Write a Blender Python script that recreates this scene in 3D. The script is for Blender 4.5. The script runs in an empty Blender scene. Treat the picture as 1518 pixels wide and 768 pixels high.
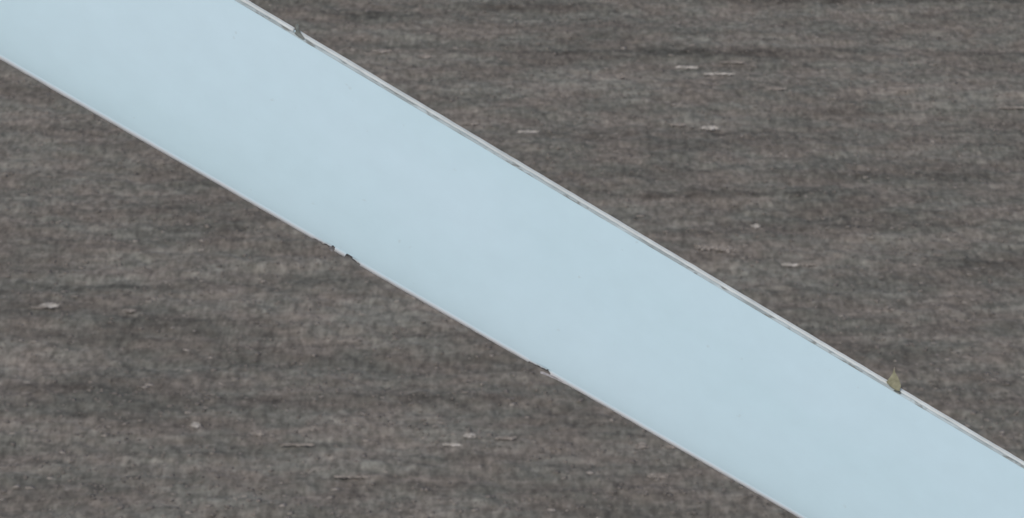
import bpy, bmesh, math, random
import numpy as np
from mathutils import Vector, Matrix

# ------------------------------------------------------------------ scene, camera, light
sc = bpy.context.scene
col = sc.collection
PITCH = math.radians(20.0)
CAM_H = 60.0
DIST = 25.0                      # camera to blade
M_PX = 0.0046                    # metres per photo pixel at the blade
HFOV = 2*math.atan(1518*M_PX/2/DIST)

cam_data = bpy.data.cameras.new('camera')
cam = bpy.data.objects.new('camera', cam_data); col.objects.link(cam)
cam.location = (0, 0, CAM_H)
cam.rotation_euler = (math.pi/2 - PITCH, 0, 0)
cam_data.sensor_width = 13.0
cam_data.lens = 13.0/(2*math.tan(HFOV/2))
cam_data.clip_start = 0.1
cam_data.clip_end = 20000
cam_data.dof.use_dof = True
cam_data.dof.focus_distance = 26.5
cam_data.dof.aperture_fstop = 2.0
sc.camera = cam

SUN_EL, SUN_AZ = math.radians(52), math.radians(215)     # azimuth clockwise from +Y
world = bpy.data.worlds.new('World'); sc.world = world; world.use_nodes = True
nt = world.node_tree
bg = nt.nodes['Background']
sky = nt.nodes.new('ShaderNodeTexSky'); sky.sky_type = 'NISHITA'; sky.sun_disc = False
sky.sun_elevation = SUN_EL; sky.sun_rotation = SUN_AZ
sky.dust_density = 4.0; sky.air_density = 1.0
nt.links.new(sky.outputs[0], bg.inputs[0]); bg.inputs[1].default_value = 0.12
sun_d = bpy.data.lights.new('sun', 'SUN'); sun_d.energy = 1.5; sun_d.angle = math.radians(14)
sun_d.color = (1.0, 0.955, 0.895)
sun = bpy.data.objects.new('sun', sun_d); col.objects.link(sun)
sdir = Vector((math.sin(SUN_AZ)*math.cos(SUN_EL), math.cos(SUN_AZ)*math.cos(SUN_EL), math.sin(SUN_EL)))
sun.rotation_euler = sdir.to_track_quat('Z', 'Y').to_euler()
sun.location = (0, 0, 120)
sc.view_settings.view_transform = 'Standard'; sc.view_settings.look = 'None'
sc.view_settings.exposure = 0.0; sc.view_settings.gamma = 1.0
sc.view_settings.use_curve_mapping = False

rnd = random.Random(7)
rng = np.random.default_rng(11)

# ------------------------------------------------------------------ helpers
RIGHT = Vector((1, 0, 0))
UP = Vector((0, math.sin(PITCH), math.cos(PITCH)))
FWD = Vector((0, math.cos(PITCH), -math.sin(PITCH)))
CAMP = Vector((0, 0, CAM_H))
BLADE_C = CAMP + FWD*DIST

def link_mesh(name, me, mats, parent=None):
    for m in (mats if isinstance(mats, (list, tuple)) else [mats]): me.materials.append(m)
    o = bpy.data.objects.new(name, me); col.objects.link(o)
    if parent: o.parent = parent
    return o

def tag(o, **kw):
    for k, v in kw.items():
        if v: o[k] = v
    return o

def ground_at(px, py):
    """place on the field that the line of sight through a photo pixel meets"""
    d = FWD*DIST + RIGHT*((px-759)*M_PX) + UP*((384-py)*M_PX)
    t = -CAM_H/d.z
    p = CAMP + d*t
    return p.x, p.y, t*M_PX        # x, y, metres per photo pixel there

def vnoise(x, y, sx, sy, seed):
    """smooth value noise, arrays in, about -1..1 out"""
    r = np.random.default_rng(seed); N = 512
    g = r.uniform(-1, 1, (N, N))
    u = x/sx + 1000.37; v = y/sy + 1000.71
    i = np.floor(u).astype(int); j = np.floor(v).astype(int)
    fu = u-i; fv = v-j
    fu = fu*fu*(3-2*fu); fv = fv*fv*(3-2*fv)
    a = g[i % N, j % N]; b = g[(i+1) % N, j % N]; c = g[i % N, (j+1) % N]; d = g[(i+1) % N, (j+1) % N]
    return (a*(1-fu)+b*fu)*(1-fv) + (c*(1-fu)+d*fu)*fv

def soil_height(x, y):
    wob = 0.35*vnoise(x, y, 14, 9, 1) + 0.12*vnoise(x, y, 2.5, 2, 2)
    ph = (y + wob)*2*math.pi/1.15
    amp = 0.5+0.5*vnoise(x, y, 9, 3, 3)
    h = 0.020*np.sin(ph)*amp
    h = h + 0.07*vnoise(x, y, 3.4, 1.5, 4) + 0.045*vnoise(x, y, 9, 1.3, 14) + 0.16*vnoise(x, y, 16, 5, 15)
    h = h + 0.065*vnoise(x, y, 0.75, 0.75, 5)
    h = h + 0.040*vnoise(x, y, 0.42, 0.48, 6)
    c = vnoise(x, y, 0.24, 0.26, 8)
    h = h + 0.04*np.clip(c, 0.0, 1)*(0.6+0.4*vnoise(x, y, 3, 1.2, 9))
    win = np.clip((70-np.abs(x))/20, 0, 1)*np.clip((y-90)/20, 0, 1)*np.clip((300-y)/40, 0, 1)
    return h*win

# ------------------------------------------------------------------ materials
def new_mat(name, rough=0.8, spec=0.3):
    m = bpy.data.materials.new(name); m.use_nodes = True
    b = m.node_tree.nodes['Principled BSDF']
    b.inputs['Roughness'].default_value = rough
    b.inputs['Specular IOR Level'].default_value = spec
    return m, m.node_tree, b

def N(t, kind, **kw):
    n = t.nodes.new(kind)
    for k, v in kw.items(): setattr(n, k, v)
    return n

def noise(t, vec, scale, detail=2, rough=0.5):
    n = N(t, 'ShaderNodeTexNoise'); n.inputs['Scale'].default_value = scale
    n.inputs['Detail'].default_value = detail; n.inputs['Roughness'].default_value = rough
    t.links.new(vec, n.inputs['Vector']); return n.outputs['Fac']

def mapping(t, scale, loc=(0, 0, 0), rot=(0, 0, 0)):
    tc = N(t, 'ShaderNodeTexCoord'); mp = N(t, 'ShaderNodeMapping')
    mp.inputs['Scale'].default_value = scale; mp.inputs['Location'].default_value = loc
    mp.inputs['Rotation'].default_value = rot
    t.links.new(tc.outputs['Object'], mp.inputs['Vector']); return mp.outputs['Vector']

def ramp(t, fac, stops):
    r = N(t, 'ShaderNodeValToRGB'); e = r.color_ramp.elements
    while len(e) < len(stops): e.new(0.5)
    for el, (p, c) in zip(e, stops):
        el.position = p; el.color = (c[0], c[1], c[2], 1) if isinstance(c, (tuple, list)) else (c, c, c, 1)
    t.links.new(fac, r.inputs['Fac']); return r.outputs['Color']

def mix(t, fac, a, b, mode='MIX'):
    n = N(t, 'ShaderNodeMix', data_type='RGBA', blend_type=mode)
    for s, v in ((n.inputs['Factor'], fac), (n.inputs['A'], a), (n.inputs['B'], b)):
        if hasattr(v, 'links'): t.links.new(v, s)
        elif isinstance(v, (int, float)): s.default_value = v if s.type == 'VALUE' else (v, v, v, 1)
        else: s.default_value = (v[0], v[1], v[2], 1)
    return n.outputs['Result']

# --- ploughed soil
soil, t, b = new_mat('ploughed_soil', 0.95, 0.1)
big = noise(t, mapping(t, (0.10, 0.20, 1)), 1.0, 3, 0.55)           # broad lighter / darker bands
hue = noise(t, mapping(t, (0.26, 0.40, 1), (9, 4, 0)), 1.0, 4, 0.58)
strk = noise(t, mapping(t, (0.30, 0.85, 1), (3, 7, 0)), 1.0, 4, 0.6)  # streaks along the rows
tone_band = noise(t, mapping(t, (0.10, 0.62, 1), (13, 3, 0)), 1.0, 3, 0.55)  # long darker stretches along the rows
strk2 = noise(t, mapping(t, (0.8, 1.3, 1), (31, 17, 0)), 1.0, 3, 0.6)
clod = noise(t, mapping(t, (2.7, 1.05, 1), (1, 2, 0)), 1.0, 2, 0.6)
clod2 = noise(t, mapping(t, (5.0, 1.8, 1), (21, 2, 0)), 1.0, 2, 0.6)
base = ramp(t, hue, [(0.40, (0.126, 0.126, 0.112)), (0.60, (0.140, 0.128, 0.113))])
def mul(c, f, lo, hi, a): return mix(t, 1.0, c, ramp(t, f, [(lo, 1-a), (hi, 1+a)]), 'MULTIPLY')
c = mul(base, big, 0.34, 0.66, 0.20)
c = mul(c, strk, 0.32, 0.68, 0.08)
c = mix(t, 1.0, c, ramp(t, tone_band, [(0.33, 0.88), (0.44, 0.99), (0.7, 1.08)]), 'MULTIPLY')
c = mul(c, strk2, 0.3, 0.7, 0.13)
c = mul(c, clod, 0.32, 0.68, 0.27)
lines = noise(t, mapping(t, (0.6, 3.2, 1), (61, 2, 0)), 1.0, 3, 0.6)    # fine straight harrow lines
c = mul(c, lines, 0.30, 0.70, 0.14)
at = N(t, 'ShaderNodeAttribute', attribute_name='tone_band')
c = mix(t, 1.0, c, ramp(t, at.outputs['Fac'], [(0.0, 1.22), (0.5, 1.0), (1.0, 0.55)]), 'MULTIPLY')
c = mul(c, clod2, 0.30, 0.70, 0.20)
dark_spot = noise(t, mapping(t, (2.6, 1.5, 1), (5, 80, 0)), 1.0, 2, 0.5)         # small dark spots in the soil
c = mix(t, ramp(t, dark_spot, [(0.66, 0.0), (0.74, 0.75)]), c, (0.062, 0.060, 0.055))
fleck = noise(t, mapping(t, (2.4, 1.7, 1), (50, 20, 0)), 1.0, 2, 0.5)      # dry pale crusts
c = mix(t, ramp(t, fleck, [(0.66, 0.0), (0.76, 0.6)]), c, (0.235, 0.222, 0.205))
t.links.new(c, b.inputs['Base Color'])
bmp = N(t, 'ShaderNodeBump'); bmp.inputs['Strength'].default_value = 0.5; bmp.inputs['Distance'].default_value = 0.05
t.links.new(noise(t, mapping(t, (9, 9, 9)), 1.0, 3, 0.6), bmp.inputs['Height'])
t.links.new(bmp.outputs[0], b.inputs['Normal'])

def simple(name, stops, scale, rough=0.9, spec=0.2, coords=(1, 1, 1)):
    m, t, b = new_mat(name, rough, spec)
    t.links.new(ramp(t, noise(t, mapping(t, coords), scale, 4, 0.6), stops), b.inputs['Base Color'])
    return m
clod_mat = simple('soil_clod', [(0.3, (0.095, 0.090, 0.082)), (0.7, (0.190, 0.172, 0.157))], 0.9)
straw_mat = simple('dry_straw', [(0.35, (0.22, 0.21, 0.19)), (0.65, (0.47, 0.45, 0.42))], 5)
straw_dull = simple('weathered_straw', [(0.35, (0.15, 0.14, 0.125)), (0.65, (0.30, 0.275, 0.25))], 3)

# --- blade paint (blade mesh local axes: x along blade, y chordwise, z outward)
def blade_paint(name, col_a, col_b, grime, rough=0.45):
    m, t, b = new_mat(name, rough, 0.35)
    v1 = noise(t, mapping(t, (0.35, 1.1, 1)), 1.0, 3, 0.5)
    c = ramp(t, v1, [(0.35, col_a), (0.65, col_b)])
    v2 = noise(t, mapping(t, (5, 7, 5), (3, 1, 0)), 1.0, 3, 0.6)
    c = mix(t, 1.0, c, ramp(t, v2, [(0.3, 1-grime), (0.7, 1+grime*0.4)]), 'MULTIPLY')
    v3 = noise(t, mapping(t, (14, 16, 14), (8, 1, 0)), 1.0, 2, 0.5)     # tiny specks of dirt
    c = mix(t, ramp(t, v3, [(0.73, 0.0), (0.80, 0.22)]), c, (0.30, 0.35, 0.36))
    t.links.new(c, b.inputs['Base Color'])
    return m
PAINT_A, PAINT_B = (0.462, 0.624, 0.698), (0.486, 0.640, 0.722)
paint = blade_paint('light_blue_grey_paint', PAINT_A, PAINT_B, 0.022)
le_rim_mat = blade_paint('leading_edge_rim', (0.55, 0.575, 0.605), (0.62, 0.64, 0.67), 0.06, 0.55)
t = le_rim_mat.node_tree                    # the paler rim tone feathers out into the blade paint
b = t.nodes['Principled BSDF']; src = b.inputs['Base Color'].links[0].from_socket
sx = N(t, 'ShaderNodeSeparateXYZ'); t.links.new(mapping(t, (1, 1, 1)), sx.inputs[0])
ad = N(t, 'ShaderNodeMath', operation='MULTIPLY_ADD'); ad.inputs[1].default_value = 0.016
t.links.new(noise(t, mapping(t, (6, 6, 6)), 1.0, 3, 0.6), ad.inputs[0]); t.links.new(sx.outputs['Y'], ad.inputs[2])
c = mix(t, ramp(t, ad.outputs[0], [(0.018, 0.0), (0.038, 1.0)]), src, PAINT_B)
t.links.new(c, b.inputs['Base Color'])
te_paint = blade_paint('trailing_edge_paint', (0.51, 0.56, 0.56), (0.62, 0.67, 0.665), 0.16, 0.5)

seam_mat, t, b = new_mat('grimy_seam', 0.8, 0.2)
s1 = noise(t, mapping(t, (2.3, 9, 1)), 1.0, 4, 0.65)
s2 = noise(t, mapping(t, (7.5, 22, 1), (2, 0, 0)), 1.0, 3, 0.6)
c = ramp(t, s1, [(0.38, (0.27, 0.32, 0.335)), (0.62, (0.46, 0.55, 0.59))])
c = mix(t, ramp(t, s2, [(0.54, 0.0), (0.63, 0.85)]), c, (0.175, 0.185, 0.175))
t.links.new(c, b.inputs['Base Color'])
lam_shade = simple('laminate_with_shade', [(0.35, (0.075, 0.075, 0.08)), (0.7, (0.20, 0.195, 0.20))], 40)  # bare laminate and chip, with the shadow inside the bites put into the colour
peel_mat = simple('peeled_coating', [(0.4, (0.22, 0.22, 0.23)), (0.6, (0.42, 0.42, 0.44))], 16)
chip_mat = simple('chipped_coating', [(0.4, (0.20, 0.20, 0.21)), (0.6, (0.50, 0.49, 0.50))], 45)
olive_mat = simple('olive_tab', [(0.35, (0.185, 0.185, 0.125)), (0.65, (0.27, 0.27, 0.19))], 30)
grey_mat = simple('grey_sealant', [(0.35, (0.09, 0.105, 0.10)), (0.65, (0.19, 0.21, 0.20))], 30)

# ------------------------------------------------------------------ field
def axis(lo, hi, step, far_lo, far_hi):
    a = [lo]; s = step
    while a[-1] > far_lo: s *= 1.22; a.append(a[-1]-s)
    a = a[::-1]
    n = int((hi-lo)/step)
    mid = list(np.linspace(lo, hi, n+1))[1:]
    a += mid; s = step
    while a[-1] < far_hi: s *= 1.22; a.append(a[-1]+s)
    return np.array(a)
X = axis(-35.0, 35.0, 0.070, -9000, 9000)
Y = axis(130.0, 216.0, 0.145, -9000, 9000)
GX, GY = np.meshgrid(X, Y)
GZ = soil_height(GX, GY)
co = np.stack([GX, GY, GZ], -1).reshape(-1, 3).astype(np.float32)
nx, ny = len(X), len(Y)
idx = np.arange(nx*ny).reshape(ny, nx)
q = np.stack([idx[:-1, :-1], idx[:-1, 1:], idx[1:, 1:], idx[1:, :-1]], -1).reshape(-1, 4)
def mesh_np(name, co, q):
    me = bpy.data.meshes.new(name); k = q.shape[1]
    me.vertices.add(len(co)); me.vertices.foreach_set('co', np.ascontiguousarray(co, dtype=np.float32).ravel())
    me.loops.add(q.size); me.loops.foreach_set('vertex_index', q.ravel().astype(np.int32))
    me.polygons.add(len(q)); me.polygons.foreach_set('loop_start', np.arange(0, q.size, k, dtype=np.int32))
    me.polygons.foreach_set('loop_total', np.full(len(q), k, dtype=np.int32))
    me.update(calc_edges=True); return me
me = mesh_np('ground', co, q); me.shade_smooth()
# darker (positive) and paler (negative) stretches of soil colour: photo px, py, half width, half height, strength
TONE_BANDS = [(1040, 290, 130, 7, .9), (1170, 293, 90, 4, .45), (1380, 262, 140, 8, .65), (1310, 335, 190, 6, .6), (1010, 345, 60, 8, .45),
        (940, 76, 280, 4, .65), (1070, 80, 90, 8, .6), (1300, 3, 280, 6, .8), (720, 10, 160, 6, .45), (560, 22, 60, 9, .6), (1470, 82, 70, 6, .5),
        (620, 66, 120, 4, .45), (1060, 212, 60, 5, .4), (200, 425, 120, 7, .6), (120, 500, 130, 9, .4), (610, 592, 150, 12, .6), (130, 576, 150, 7, .5),
        (110, 617, 60, 4, .5), (360, 590, 90, 8, .5), (210, 213, 70, 5, .5), (60, 190, 80, 7, .35), (580, 723, 90, 4, .6), (640, 500, 70, 6, .45),
        (280, 480, 90, 6, .4), (1450, 390, 70, 8, .4), (30, 487, 30, 6, .5), (760, 690, 120, 5, .4), (940, 625, 40, 10, .5), (100, 735, 130, 7, .4),
        (1200, 115, 250, 11, -.6), (640, 86, 120, 8, -.6), (1350, 135, 160, 20, -.5), (110, 355, 160, 26, -.45), (560, 690, 320, 12, -.4),
        (900, 118, 150, 10, -.5), (180, 300, 60, 9, -.4), (1330, 310, 60, 12, -.4), (450, 555, 120, 9, -.35), (720, 665, 160, 8, -.4), (1100, 370, 160, 8, -.35),
        (1000, 180, 200, 12, -.25), (840, 605, 120, 10, -.4), (250, 690, 200, 10, -.3)]
DV = np.zeros_like(GX)
WX = GX + 1.2*vnoise(GX, GY, 2.2, 1.2, 61); WY = GY + 0.28*vnoise(GX, GY, 2.6, 1.6, 62) + 0.20*vnoise(GX, GY, .6, .6, 63)
for px, py, hw, hh, st in TONE_BANDS:
    cx, cy, mp = ground_at(px, py)
    rr = ((WX-cx)/(hw*mp*1.15))**2 + ((WY-cy)/(hh*mp/0.34*1.1))**2
    DV += 1.45*st*np.exp(-rr*1.2)
DV = np.clip(0.5+0.5*DV*(0.85+0.5*vnoise(GX, GY, .8, .5, 64)), 0, 1)
da = me.attributes.new('tone_band', 'FLOAT', 'POINT'); da.data.foreach_set('value', DV.astype(np.float32).ravel())
ground = link_mesh('ground', me, soil); tag(ground, kind='structure')

# loose clods: one object, far too many to count
ico = bmesh.new(); bmesh.ops.create_icosphere(ico, subdivisions=1, radius=1)
iv = np.array([v.co[:] for v in ico.verts]); iff = np.array([[v.index for v in f.verts] for f in ico.faces]); ico.free()
def scatter(name, n, smin, smax, flat, mat, seed, stretch=1.0, power=2.5):
    r = np.random.default_rng(seed)
    y = 131 + 84*r.random(n)**1.15; x = (r.random(n)*2-1)*(6+y*0.135)
    keep = vnoise(x, y, 4.5, 1.3, seed+1) + 0.5*vnoise(x, y, 1.6, 0.7, seed+2) > r.uniform(-1.2, 0.7, n)
    x = x[keep]; y = y[keep]; n = len(x)
    s = smin + (smax-smin)*r.random(n)**power
    z = soil_height(x, y)
    jit = 1 + 0.35*r.uniform(-1, 1, (n, len(iv), 1))
    p = iv[None]*jit*s[:, None, None]*np.array([stretch, 1, flat])[None, None]
    p = p*(1+0.3*r.uniform(-1, 1, (n, 1, 3)))
    a = r.normal(0, 0.5, n) if stretch > 1.2 else r.uniform(0, 6.28, n)
    ca, sa = np.cos(a)[:, None], np.sin(a)[:, None]
    P = np.stack([p[..., 0]*ca-p[..., 1]*sa, p[..., 0]*sa+p[..., 1]*ca, p[..., 2]], -1)
    P += np.stack([x, y, z+s*flat*0.25], -1)[:, None]
    F = iff[None] + (np.arange(n)*len(iv))[:, None, None]
    return tag(link_mesh(name, mesh_np(name, P.reshape(-1, 3), F.reshape(-1, 3)), mat), kind='stuff',
        label='dark brown loose clods of earth strewn over the ploughed field' if 'clod' in name else
        'small pale bits of straw and stubble littered over the ploughed field',
        category='soil' if 'clod' in name else 'straw')
scatter('soil_clods', 22000, 0.04, 0.13, 0.36, clod_mat, 41)
scatter('straw_litter', 2600, 0.03, 0.11, 0.3, straw_dull, 77, 2.0, 2.0)

# pale clumps of straw that can be told apart
CL = [ # px, py, w, h, bright, label
 (1018, 100, 27, 5, 1, 'brightest pale straw clump, a flat bar on the field near the top right'),
 (1066, 111, 38, 4, 1, 'long thin pale straw clump just right of and nearer than the brightest clump'),
 (1086, 94, 30, 3, 0, 'dull thin straw streak just behind the long thin pale clump'),
 (921, 114, 11, 8, 0, 'round dull straw tuft left of the brightest pale clump'),
 (1150, 137, 24, 5, 0, 'short dull straw bar alone on the field right of the long thin clump'),
 (1005, 184, 20, 5, 0, 'hooked pale straw clump, left one of the pair in mid field above the blade'),
 (1053, 189, 22, 6, 1, 'bright short straw clump, right one of the pair in mid field above the blade'),
 (783, 195, 25, 4, 1, 'narrow bright straw clump lying just beyond the upper edge of the blade'),
 (699, 183, 18, 5, 0, 'small dull straw clump closest to the upper blade edge, left of a narrow bright one'),
 (566, 76, 22, 5, 0, 'slanting straw clump nearest the grey stub on the upper blade edge'),
 (630, 82, 17, 6, 0, 'blurred pinkish straw clump right of the slanting one by the grey stub'),
 (1046, 367, 26, 7, 0, 'left pinkish half of the double straw patch beyond the blade middle'),
 (1074, 370, 26, 8, 0, 'right pinkish half of the double straw patch beyond the blade middle'),
 (1172, 389, 20, 5, 1, 'bright straw clump right of the pinkish double patch'),
 (1199, 389, 22, 4, 0, 'dull straw bar touching the right end of the bright clump beyond the blade'),
 (1120, 334, 9, 6, 1, 'tiny bright straw speck behind the pinkish double patch'),
 (1500, 162, 34, 4, 0, 'dull straw streak at the far right edge of the picture'),
 (73, 457, 22, 7, 1, 'brightest straw clump on the near field at the far left'),
 (56, 459, 18, 4, 0, 'dull straw tail at the left end of the bright clump at far left'),
 (193, 465, 14, 5, 0, 'dull small straw clump right of the bright clump at far left'),
 (290, 631, 9, 7, 1, 'small round bright straw tuft on the near field, lower left'),
 (383, 646, 13, 7, 0, 'round dull straw tuft right of the small round bright tuft'),
 (532, 712, 62, 4, 0, 'longest thin straw streak, near the bottom of the picture'),
 (440, 665, 42, 4, 0, 'dull straw streak on the near field just behind the longest streak'),
 (670, 662, 22, 4, 1, 'thin bright straw clump nearest the camera among the three below the blade'),
 (695, 651, 14, 6, 1, 'short bright straw clump just behind the thin bright one below the blade'),
 (749, 653, 24, 5, 0, 'dull straw clump, rightmost of the three below the blade'),
 (974, 708, 24, 7, 0, 'wide arched straw clump near the bottom right, under the lower blade edge'),
 (951, 661, 12, 8, 0, 'round straw tuft behind the wide arched clump, close to the lower blade edge'),
 (996, 662, 13, 5, 0, 'pinkish straw tuft tucked right against the lower blade edge'),
]
def straw_clump(px, py, w, h, bright, label, seed):
    r = random.Random(seed)
    x0, y0, mp = ground_at(px, py)
    W = w*mp; H = max(0.07, h*mp)            # seen size; the mat lies flat, so its depth is H / sin(pitch)
    D = (H-0.03)/0.36
    bm = bmesh.new()
    n = max(3, int(W/0.10))
    slope = r.uniform(-0.15, 0.15)
    for i in range(n):
        u = (i+0.5)/n - 0.5
        env = 1-(2*abs(u))**2.5*0.6
        res = bmesh.ops.create_icosphere(bm, subdivisions=2, radius=1)
        sx, sy, sz = W/n*r.uniform(0.7, 1.1), D*0.55*env*r.uniform(0.45, 1.15), H*0.35*r.uniform(0.35, 1.25)
        cx, cy = u*W*0.9, slope*u*D*2 + r.uniform(-0.26, 0.26)*D
        for v in res['verts']:
            k = 1 + r.uniform(-0.3, 0.3)
            v.co = Vector((v.co.x*sx*k+cx, v.co.y*sy*k+cy, max(v.co.z, -0.3)*sz*k+0.02))
    for i in range(n*12):                      # single stalks sticking out of the mat
        a = r.gauss(0, 0.6); L = r.uniform(0.1, 0.26); wd = r.uniform(0.006, 0.012)
        cx, cy = max(-.54, min(.54, r.gauss(0, .38)))*W, max(-.42, min(.42, r.gauss(0, .25)))*D
        c = Vector((cx, cy, H*0.2*max(0, 1-abs(cx)/W)+r.uniform(0, .03))); d = Vector((math.cos(a), math.sin(a), r.uniform(-.25, .35)))*L*.5
        s = Vector((-math.sin(a), math.cos(a), 0))*wd; zz = Vector((0, 0, wd))
        vs = [bm.verts.new(c-d-s), bm.verts.new(c-d+s), bm.verts.new(c-d+zz), bm.verts.new(c+d-s), bm.verts.new(c+d+s), bm.verts.new(c+d+zz)]
        for f in ((0, 1, 4, 3), (1, 2, 5, 4), (2, 0, 3, 5), (0, 2, 1), (3, 4, 5)): bm.faces.new([vs[k] for k in f])
    me = bpy.data.meshes.new('straw_clump'); bm.to_mesh(me); bm.free()
    o = link_mesh('straw_clump', me, straw_mat if bright else straw_dull)
    z = float(soil_height(np.array([x0]), np.array([y0]))[0])
    o.location = (x0, y0, z+0.03); o.rotation_euler.z = 0.0
    tag(o, label=label, category='straw clump', group='pale straw clumps scattered on the ploughed field')
for k, a in enumerate(CL): straw_clump(*a, seed=100+k)

# ------------------------------------------------------------------ blade
# local frame: x along the leading edge (towards the tip), y across the chord to the trailing edge, z out to the viewer
SL, ST = 0.5738, 0.5945                   # slopes of the two edges, photo y down
nl = math.hypot(1, SL)
ax = (RIGHT*1 - UP*SL)/nl
ay = (RIGHT*SL + UP*1)/nl
az = ax.cross(ay)                         # towards the camera
org = BLADE_C + RIGHT*((0-759)*M_PX) + UP*((384-88.3)*M_PX)    # leading edge where it enters the picture
root = bpy.data.objects.new('wind_turbine_blade', None); col.objects.link(root)
root.matrix_world = Matrix(((ax.x, ay.x, az.x, org.x), (ax.y, ay.y, az.y, org.y), (ax.z, ay.z, az.z, org.z), (0, 0, 0, 1)))
tag(root, label='long pale blue grey wind turbine blade slanting across above the ploughed field', category='turbine blade')

def chord(t):
    """chord at station t metres from the picture's left border, where the trailing edge line is crossed"""
    # photo: (x,y) = (0,88)+t*(1,SL)/nl + c*(SL,-1)/nl ;  y = ST*(x-365)
    tp = t/M_PX
    x0, y0 = tp/nl, 88.3+tp*SL/nl
    c = (y0 - ST*(x0-367.7))/((1+ST*SL)/nl)
    return c*M_PX
T0, T1 = -14.0, 20.0
def tipf(t):
    k = max(0.0, (t-(T1-2.5))/2.5)
    return math.sqrt(max(0.0009, 1-k*k))
def C(t): return chord(t)*tipf(t)
def photo_t(px, py):
    """station and chordwise place of a photo pixel on the blade"""
    dx, dy = px*M_PX, (py-88.3)*M_PX
    return (dx+dy*SL)/nl, (dx*SL-dy)/nl

SEAM0, SEAM1 = 0.050, 0.0285               # distance of the seam's two lips from the trailing edge
# damage on the leading edge: (t centre, half width, depth)
def tt(px): return photo_t(px, 88.3+SL*px)[0]
BITES = [(tt(478), .085, .006), (tt(486), .045, .010), (tt(492), .016, .020), (tt(518), .036, .017), (tt(514), .018, .022),
         (tt(524), .050, .011), (tt(800), .055, .011), (tt(808), .040, .015), (tt(790), .04, .006)]
def bite(t):
    d = 0
    for c, w, k in BITES:
        e = abs(t-c)/w
        if e < 1: d = max(d, k*(1-e*e)**0.6)
    if d: d *= 1+0.10*math.sin(t*170)+0.06*math.sin(t*331+1)
    return max(0, d)
_r = np.random.default_rng(5); _g = _r.uniform(-1, 1, 8192)
def n1(t, s, off=0):
    u = t/s+3000+off; i = int(math.floor(u)); f = u-i; f = f*f*(3-2*f)
    return float(_g[i % 8192]*(1-f)+_g[(i+1) % 8192]*f)

def stations():
    a = []; t = T0
    hot = [b[0] for b in BITES]+[photo_t(441, 43)[0], photo_t(1326, 570)[0]]
    while t < T1:
        a.append(t)
        near = min(abs(t-h) for h in hot)
        t += 0.003 if near < 0.12 else (0.02 if -0.6 < t < 9.2 else (0.1 if t < T1-2.6 else 0.02))
    a.append(T1); return a
ST_L = stations()
TH = 0.085                                # thickness over chord
def front_z(s, c):
    """front surface height at chord fraction s"""
    return c*TH*0.5*(2.6*math.sqrt(max(s, 0))*0.62 - 0.9*s - 0.62*s*s + 0.05*s**3) / 0.62 * 0.62
def front(y, c):
    s = min(max(y/c, 0), 1)
    z = c*0.5*TH/0.5*(1.4845*math.sqrt(s)-0.63*s-1.758*s*s+1.4215*s**3-0.5075*s**4)
    return z + 0.012*s                    # blunt trailing edge
notch_t = photo_t(441, 43)[0]

def loft(name, prof, mats, parent=root, t_lo=None, t_hi=None, close=False, matfn=None, cap=False):
    """prof(t) -> list of (y, z); skinned along the stations"""
    ts = [t for t in ST_L if (t_lo is None or t >= t_lo) and (t_hi is None or t <= t_hi)]
    rows = [prof(t) for t in ts]; n = len(rows[0]); V = []; F = []; MI = []
    for t, r in zip(ts, rows):
        for y, z in r: V.append((t, y, z))
    for i in range(len(ts)-1):
        for j in range(n if close else n-1):
            a, b2 = i*n+j, i*n+(j+1) % n
            F.append((a, a+n, b2+n, b2)); MI.append(matfn(0.5*(ts[i]+ts[i+1]), j) if matfn else 0)
    if cap:
        F.append(tuple(range(n))[::1]); F.append(tuple((len(ts)-1)*n+j for j in range(n))[::-1]); MI += [0, 0]
    me = bpy.data.meshes.new(name); me.from_pydata(V, [], F)
    me.polygons.foreach_set('material_index', MI)
    bm = bmesh.new(); bm.from_mesh(me); bmesh.ops.recalc_face_normals(bm, faces=bm.faces); bm.to_mesh(me); bm.free()
    return link_mesh(name, me, mats, parent)

LEW = 0.032                               # width of the paler leading edge rim seen from the front
fr = [0.03, 0.05, 0.08, 0.12, 0.17, 0.23, 0.3, 0.38, 0.46, 0.54, 0.62, 0.7, 0.78, 0.86, 0.92]
def shell_prof(t):
    c = C(t); k = c/1.2
    p = []
    y0 = LEW*k
    p.append((y0, front(y0, c)))
    for s in fr:
        y = s*c
        if y > y0*1.1: p.append((y, front(y, c)))
        else: p.append((y0*(1+.01*s), front(y0, c)))
    ys = c-SEAM0*k
    p.append((ys, front(ys, c)+0.0005*n1(t, .06)))
    # under the seam, then along the back
    p.append((ys, front(ys, c)-0.004*k))
    p.append((c-SEAM1*k, front(ys, c)-0.005*k))
    p.append((c-0.012*k, -0.004*k))
    for s in (0.85, 0.7, 0.55, 0.4, 0.28, 0.18, 0.1, 0.05, 0.03):
        p.append((s*c, -0.8*front(s*c, c)))
    p.append((y0, -0.8*front(y0, c)))
    return p
shell = loft('blade_shell', shell_prof, [paint], close=True, cap=True)
for f in shell.data.polygons: f.use_smooth = len(f.vertices) == 4
shell.data.set_sharp_from_angle(angle=math.radians(28))

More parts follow.
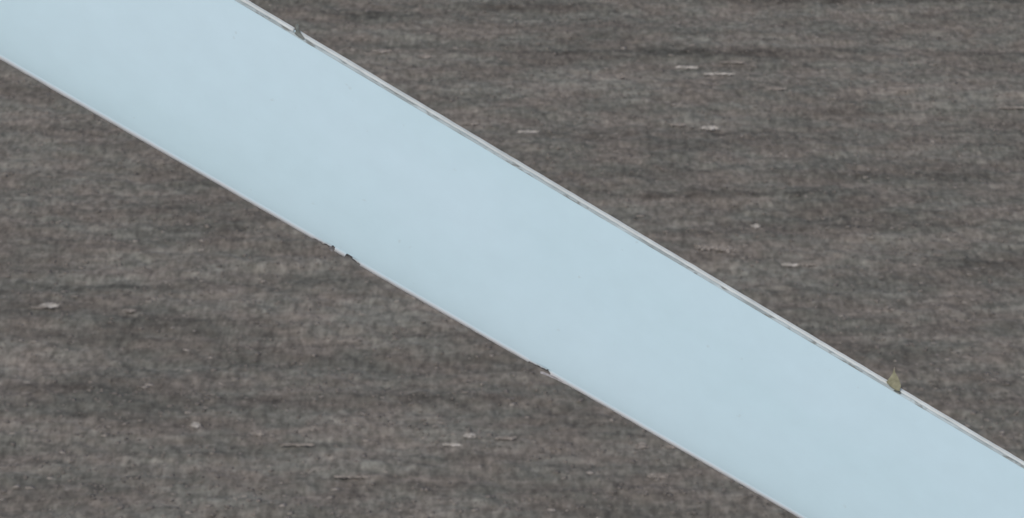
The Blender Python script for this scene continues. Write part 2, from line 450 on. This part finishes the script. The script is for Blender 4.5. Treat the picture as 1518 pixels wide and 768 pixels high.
def le_prof(t):
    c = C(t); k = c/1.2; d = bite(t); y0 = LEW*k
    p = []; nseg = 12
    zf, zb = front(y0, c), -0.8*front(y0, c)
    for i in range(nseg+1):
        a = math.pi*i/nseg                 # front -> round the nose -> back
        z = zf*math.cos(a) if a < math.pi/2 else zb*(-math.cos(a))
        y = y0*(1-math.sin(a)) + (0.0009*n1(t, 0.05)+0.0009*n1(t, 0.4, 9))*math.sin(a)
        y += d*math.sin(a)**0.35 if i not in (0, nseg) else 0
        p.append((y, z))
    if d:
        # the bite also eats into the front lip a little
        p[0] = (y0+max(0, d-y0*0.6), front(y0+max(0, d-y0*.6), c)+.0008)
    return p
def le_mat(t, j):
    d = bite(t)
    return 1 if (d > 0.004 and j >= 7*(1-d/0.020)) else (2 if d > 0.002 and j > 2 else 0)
le = loft('leading_edge_rim', le_prof, [le_rim_mat, lam_shade, chip_mat], matfn=le_mat)
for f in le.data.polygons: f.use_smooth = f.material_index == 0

def seam_prof(t):
    c = C(t); k = c/1.2; ys = c-SEAM0*k; zf = front(ys, c)
    return [(ys+0.0008, zf-0.001), (ys+0.003*k, zf-0.0025*k+.0006*n1(t, .05)), (ys+0.013*k, zf-0.003*k), (c-SEAM1*k-0.001, zf-0.0025*k)]
loft('edge_seam', seam_prof, [seam_mat])

NW = 0.020
def strip_prof(t):
    c = C(t); k = c/1.2
    w = 0.0012*n1(t, 0.05, 40) + 0.0010*n1(t, 0.13, 80)
    if abs(t-notch_t) < NW:                # the strip is broken away here
        e = 1-(abs(t-notch_t)/NW)**6
        cut = 0.024*e*k
    else: cut = 0
    y1 = c-SEAM1*k + 0.0015*n1(t, .04, 7); y2 = c - cut + w*.7
    z1 = front(c-SEAM0*k, c)-0.0005
    ym = y1 + 0.55*(y2-y1)
    return [(y1, z1-0.006*k), (y1+0.001, z1), (ym, z1-0.006*k), (y2-0.006*k, z1-0.016*k), (y2, z1-0.024*k), (y2-.002*k, -0.012*k), (y1+.012*k, -0.012*k)]
stp = loft('trailing_edge_strip', strip_prof, [te_paint, grey_mat], matfn=lambda t, j: 1 if abs(t-notch_t) < NW*.85 else 0)
for f in stp.data.polygons: f.use_smooth = True
stp.data.set_sharp_from_angle(angle=math.radians(30))

def solid(name, pts, thick, mat, z, label=None, parent=root, bulge=0.0, seed=3):
    """a small irregular plate from an outline given in photo pixels on the blade"""
    r = random.Random(seed)
    cy = [photo_t(*p) for p in pts]
    cx = sum(p[0] for p in cy)/len(cy); cc = sum(p[1] for p in cy)/len(cy)
    bm = bmesh.new()
    o = Vector((cx, cc, z))
    fr_ = [bm.verts.new((a-cx, b-cc, thick/2+r.uniform(-.001, .001))) for a, b in cy]
    bk_ = [bm.verts.new((a-cx, b-cc, -thick/2+r.uniform(-.001, .001))) for a, b in cy]
    cf = bm.verts.new((0, 0, thick/2+bulge)); cb = bm.verts.new((0, 0, -thick/2-bulge))
    n = len(cy)
    for i in range(n):
        j = (i+1) % n
        bm.faces.new((fr_[i], fr_[j], cf)); bm.faces.new((bk_[j], bk_[i], cb)); bm.faces.new((fr_[j], fr_[i], bk_[i], bk_[j]))
    bmesh.ops.recalc_face_normals(bm, faces=bm.faces)
    me = bpy.data.meshes.new(name); bm.to_mesh(me); bm.free()
    ob = link_mesh(name, me, mat, parent); ob.location = o
    if label: ob['label'] = label
    return ob
c0 = C(notch_t); z_te = front(c0-SEAM0, c0)
solid('sealant_stub', [(438.5, 37.5), (441, 35), (443, 37), (443.5, 44), (447, 50), (452, 57), (450, 59), (443, 55), (437, 50), (438.5, 47)], 0.016, grey_mat, z_te-0.003,
      'dark grey stub in the gap of the upper edge strip', bulge=0.004)
solid('edge_tab', [(1325, 546), (1327, 552.5), (1330.5, 558.5), (1333.5, 566), (1335, 572), (1333, 580), (1327, 578), (1319, 572.5), (1313.5, 566), (1317.5, 560.5), (1322.2, 554.5)], 0.007, olive_mat, z_te+0.005,
      'olive yellow pointed tab sticking up from the upper edge', bulge=0.004, seed=9)
solid('edge_tab_spike', [(1324.4, 544.5), (1326, 544), (1327.2, 556), (1323.6, 556)], 0.004, straw_dull, z_te+0.004, seed=4)
solid('dark_crack', [(1327, 577), (1331, 577.5), (1336, 582), (1334, 584.5), (1329, 582), (1324, 579)], 0.004, grey_mat, z_te-0.001, seed=14)
ci = C(tt(810))
solid('peeled_coating', [(800.5, 550.5), (806, 551), (813, 554.5), (822, 558), (834, 564.5), (844, 571.5), (836, 568.6), (824, 562.4), (815, 558.6), (807, 555.5), (801, 553.5)], 0.004, peel_mat, 0.012,
      'thin pale flake of coating lifting off the eroded lower edge', seed=5)
solid('coating_flake', [(489.5, 365), (493, 366), (496, 368.2), (494, 370), (494.5, 373), (491, 372.4), (488, 369)], 0.003, lam_shade, front(0.03, 1.2)+0.001,
      'small dark chip beside the eroded lower edge', seed=6)
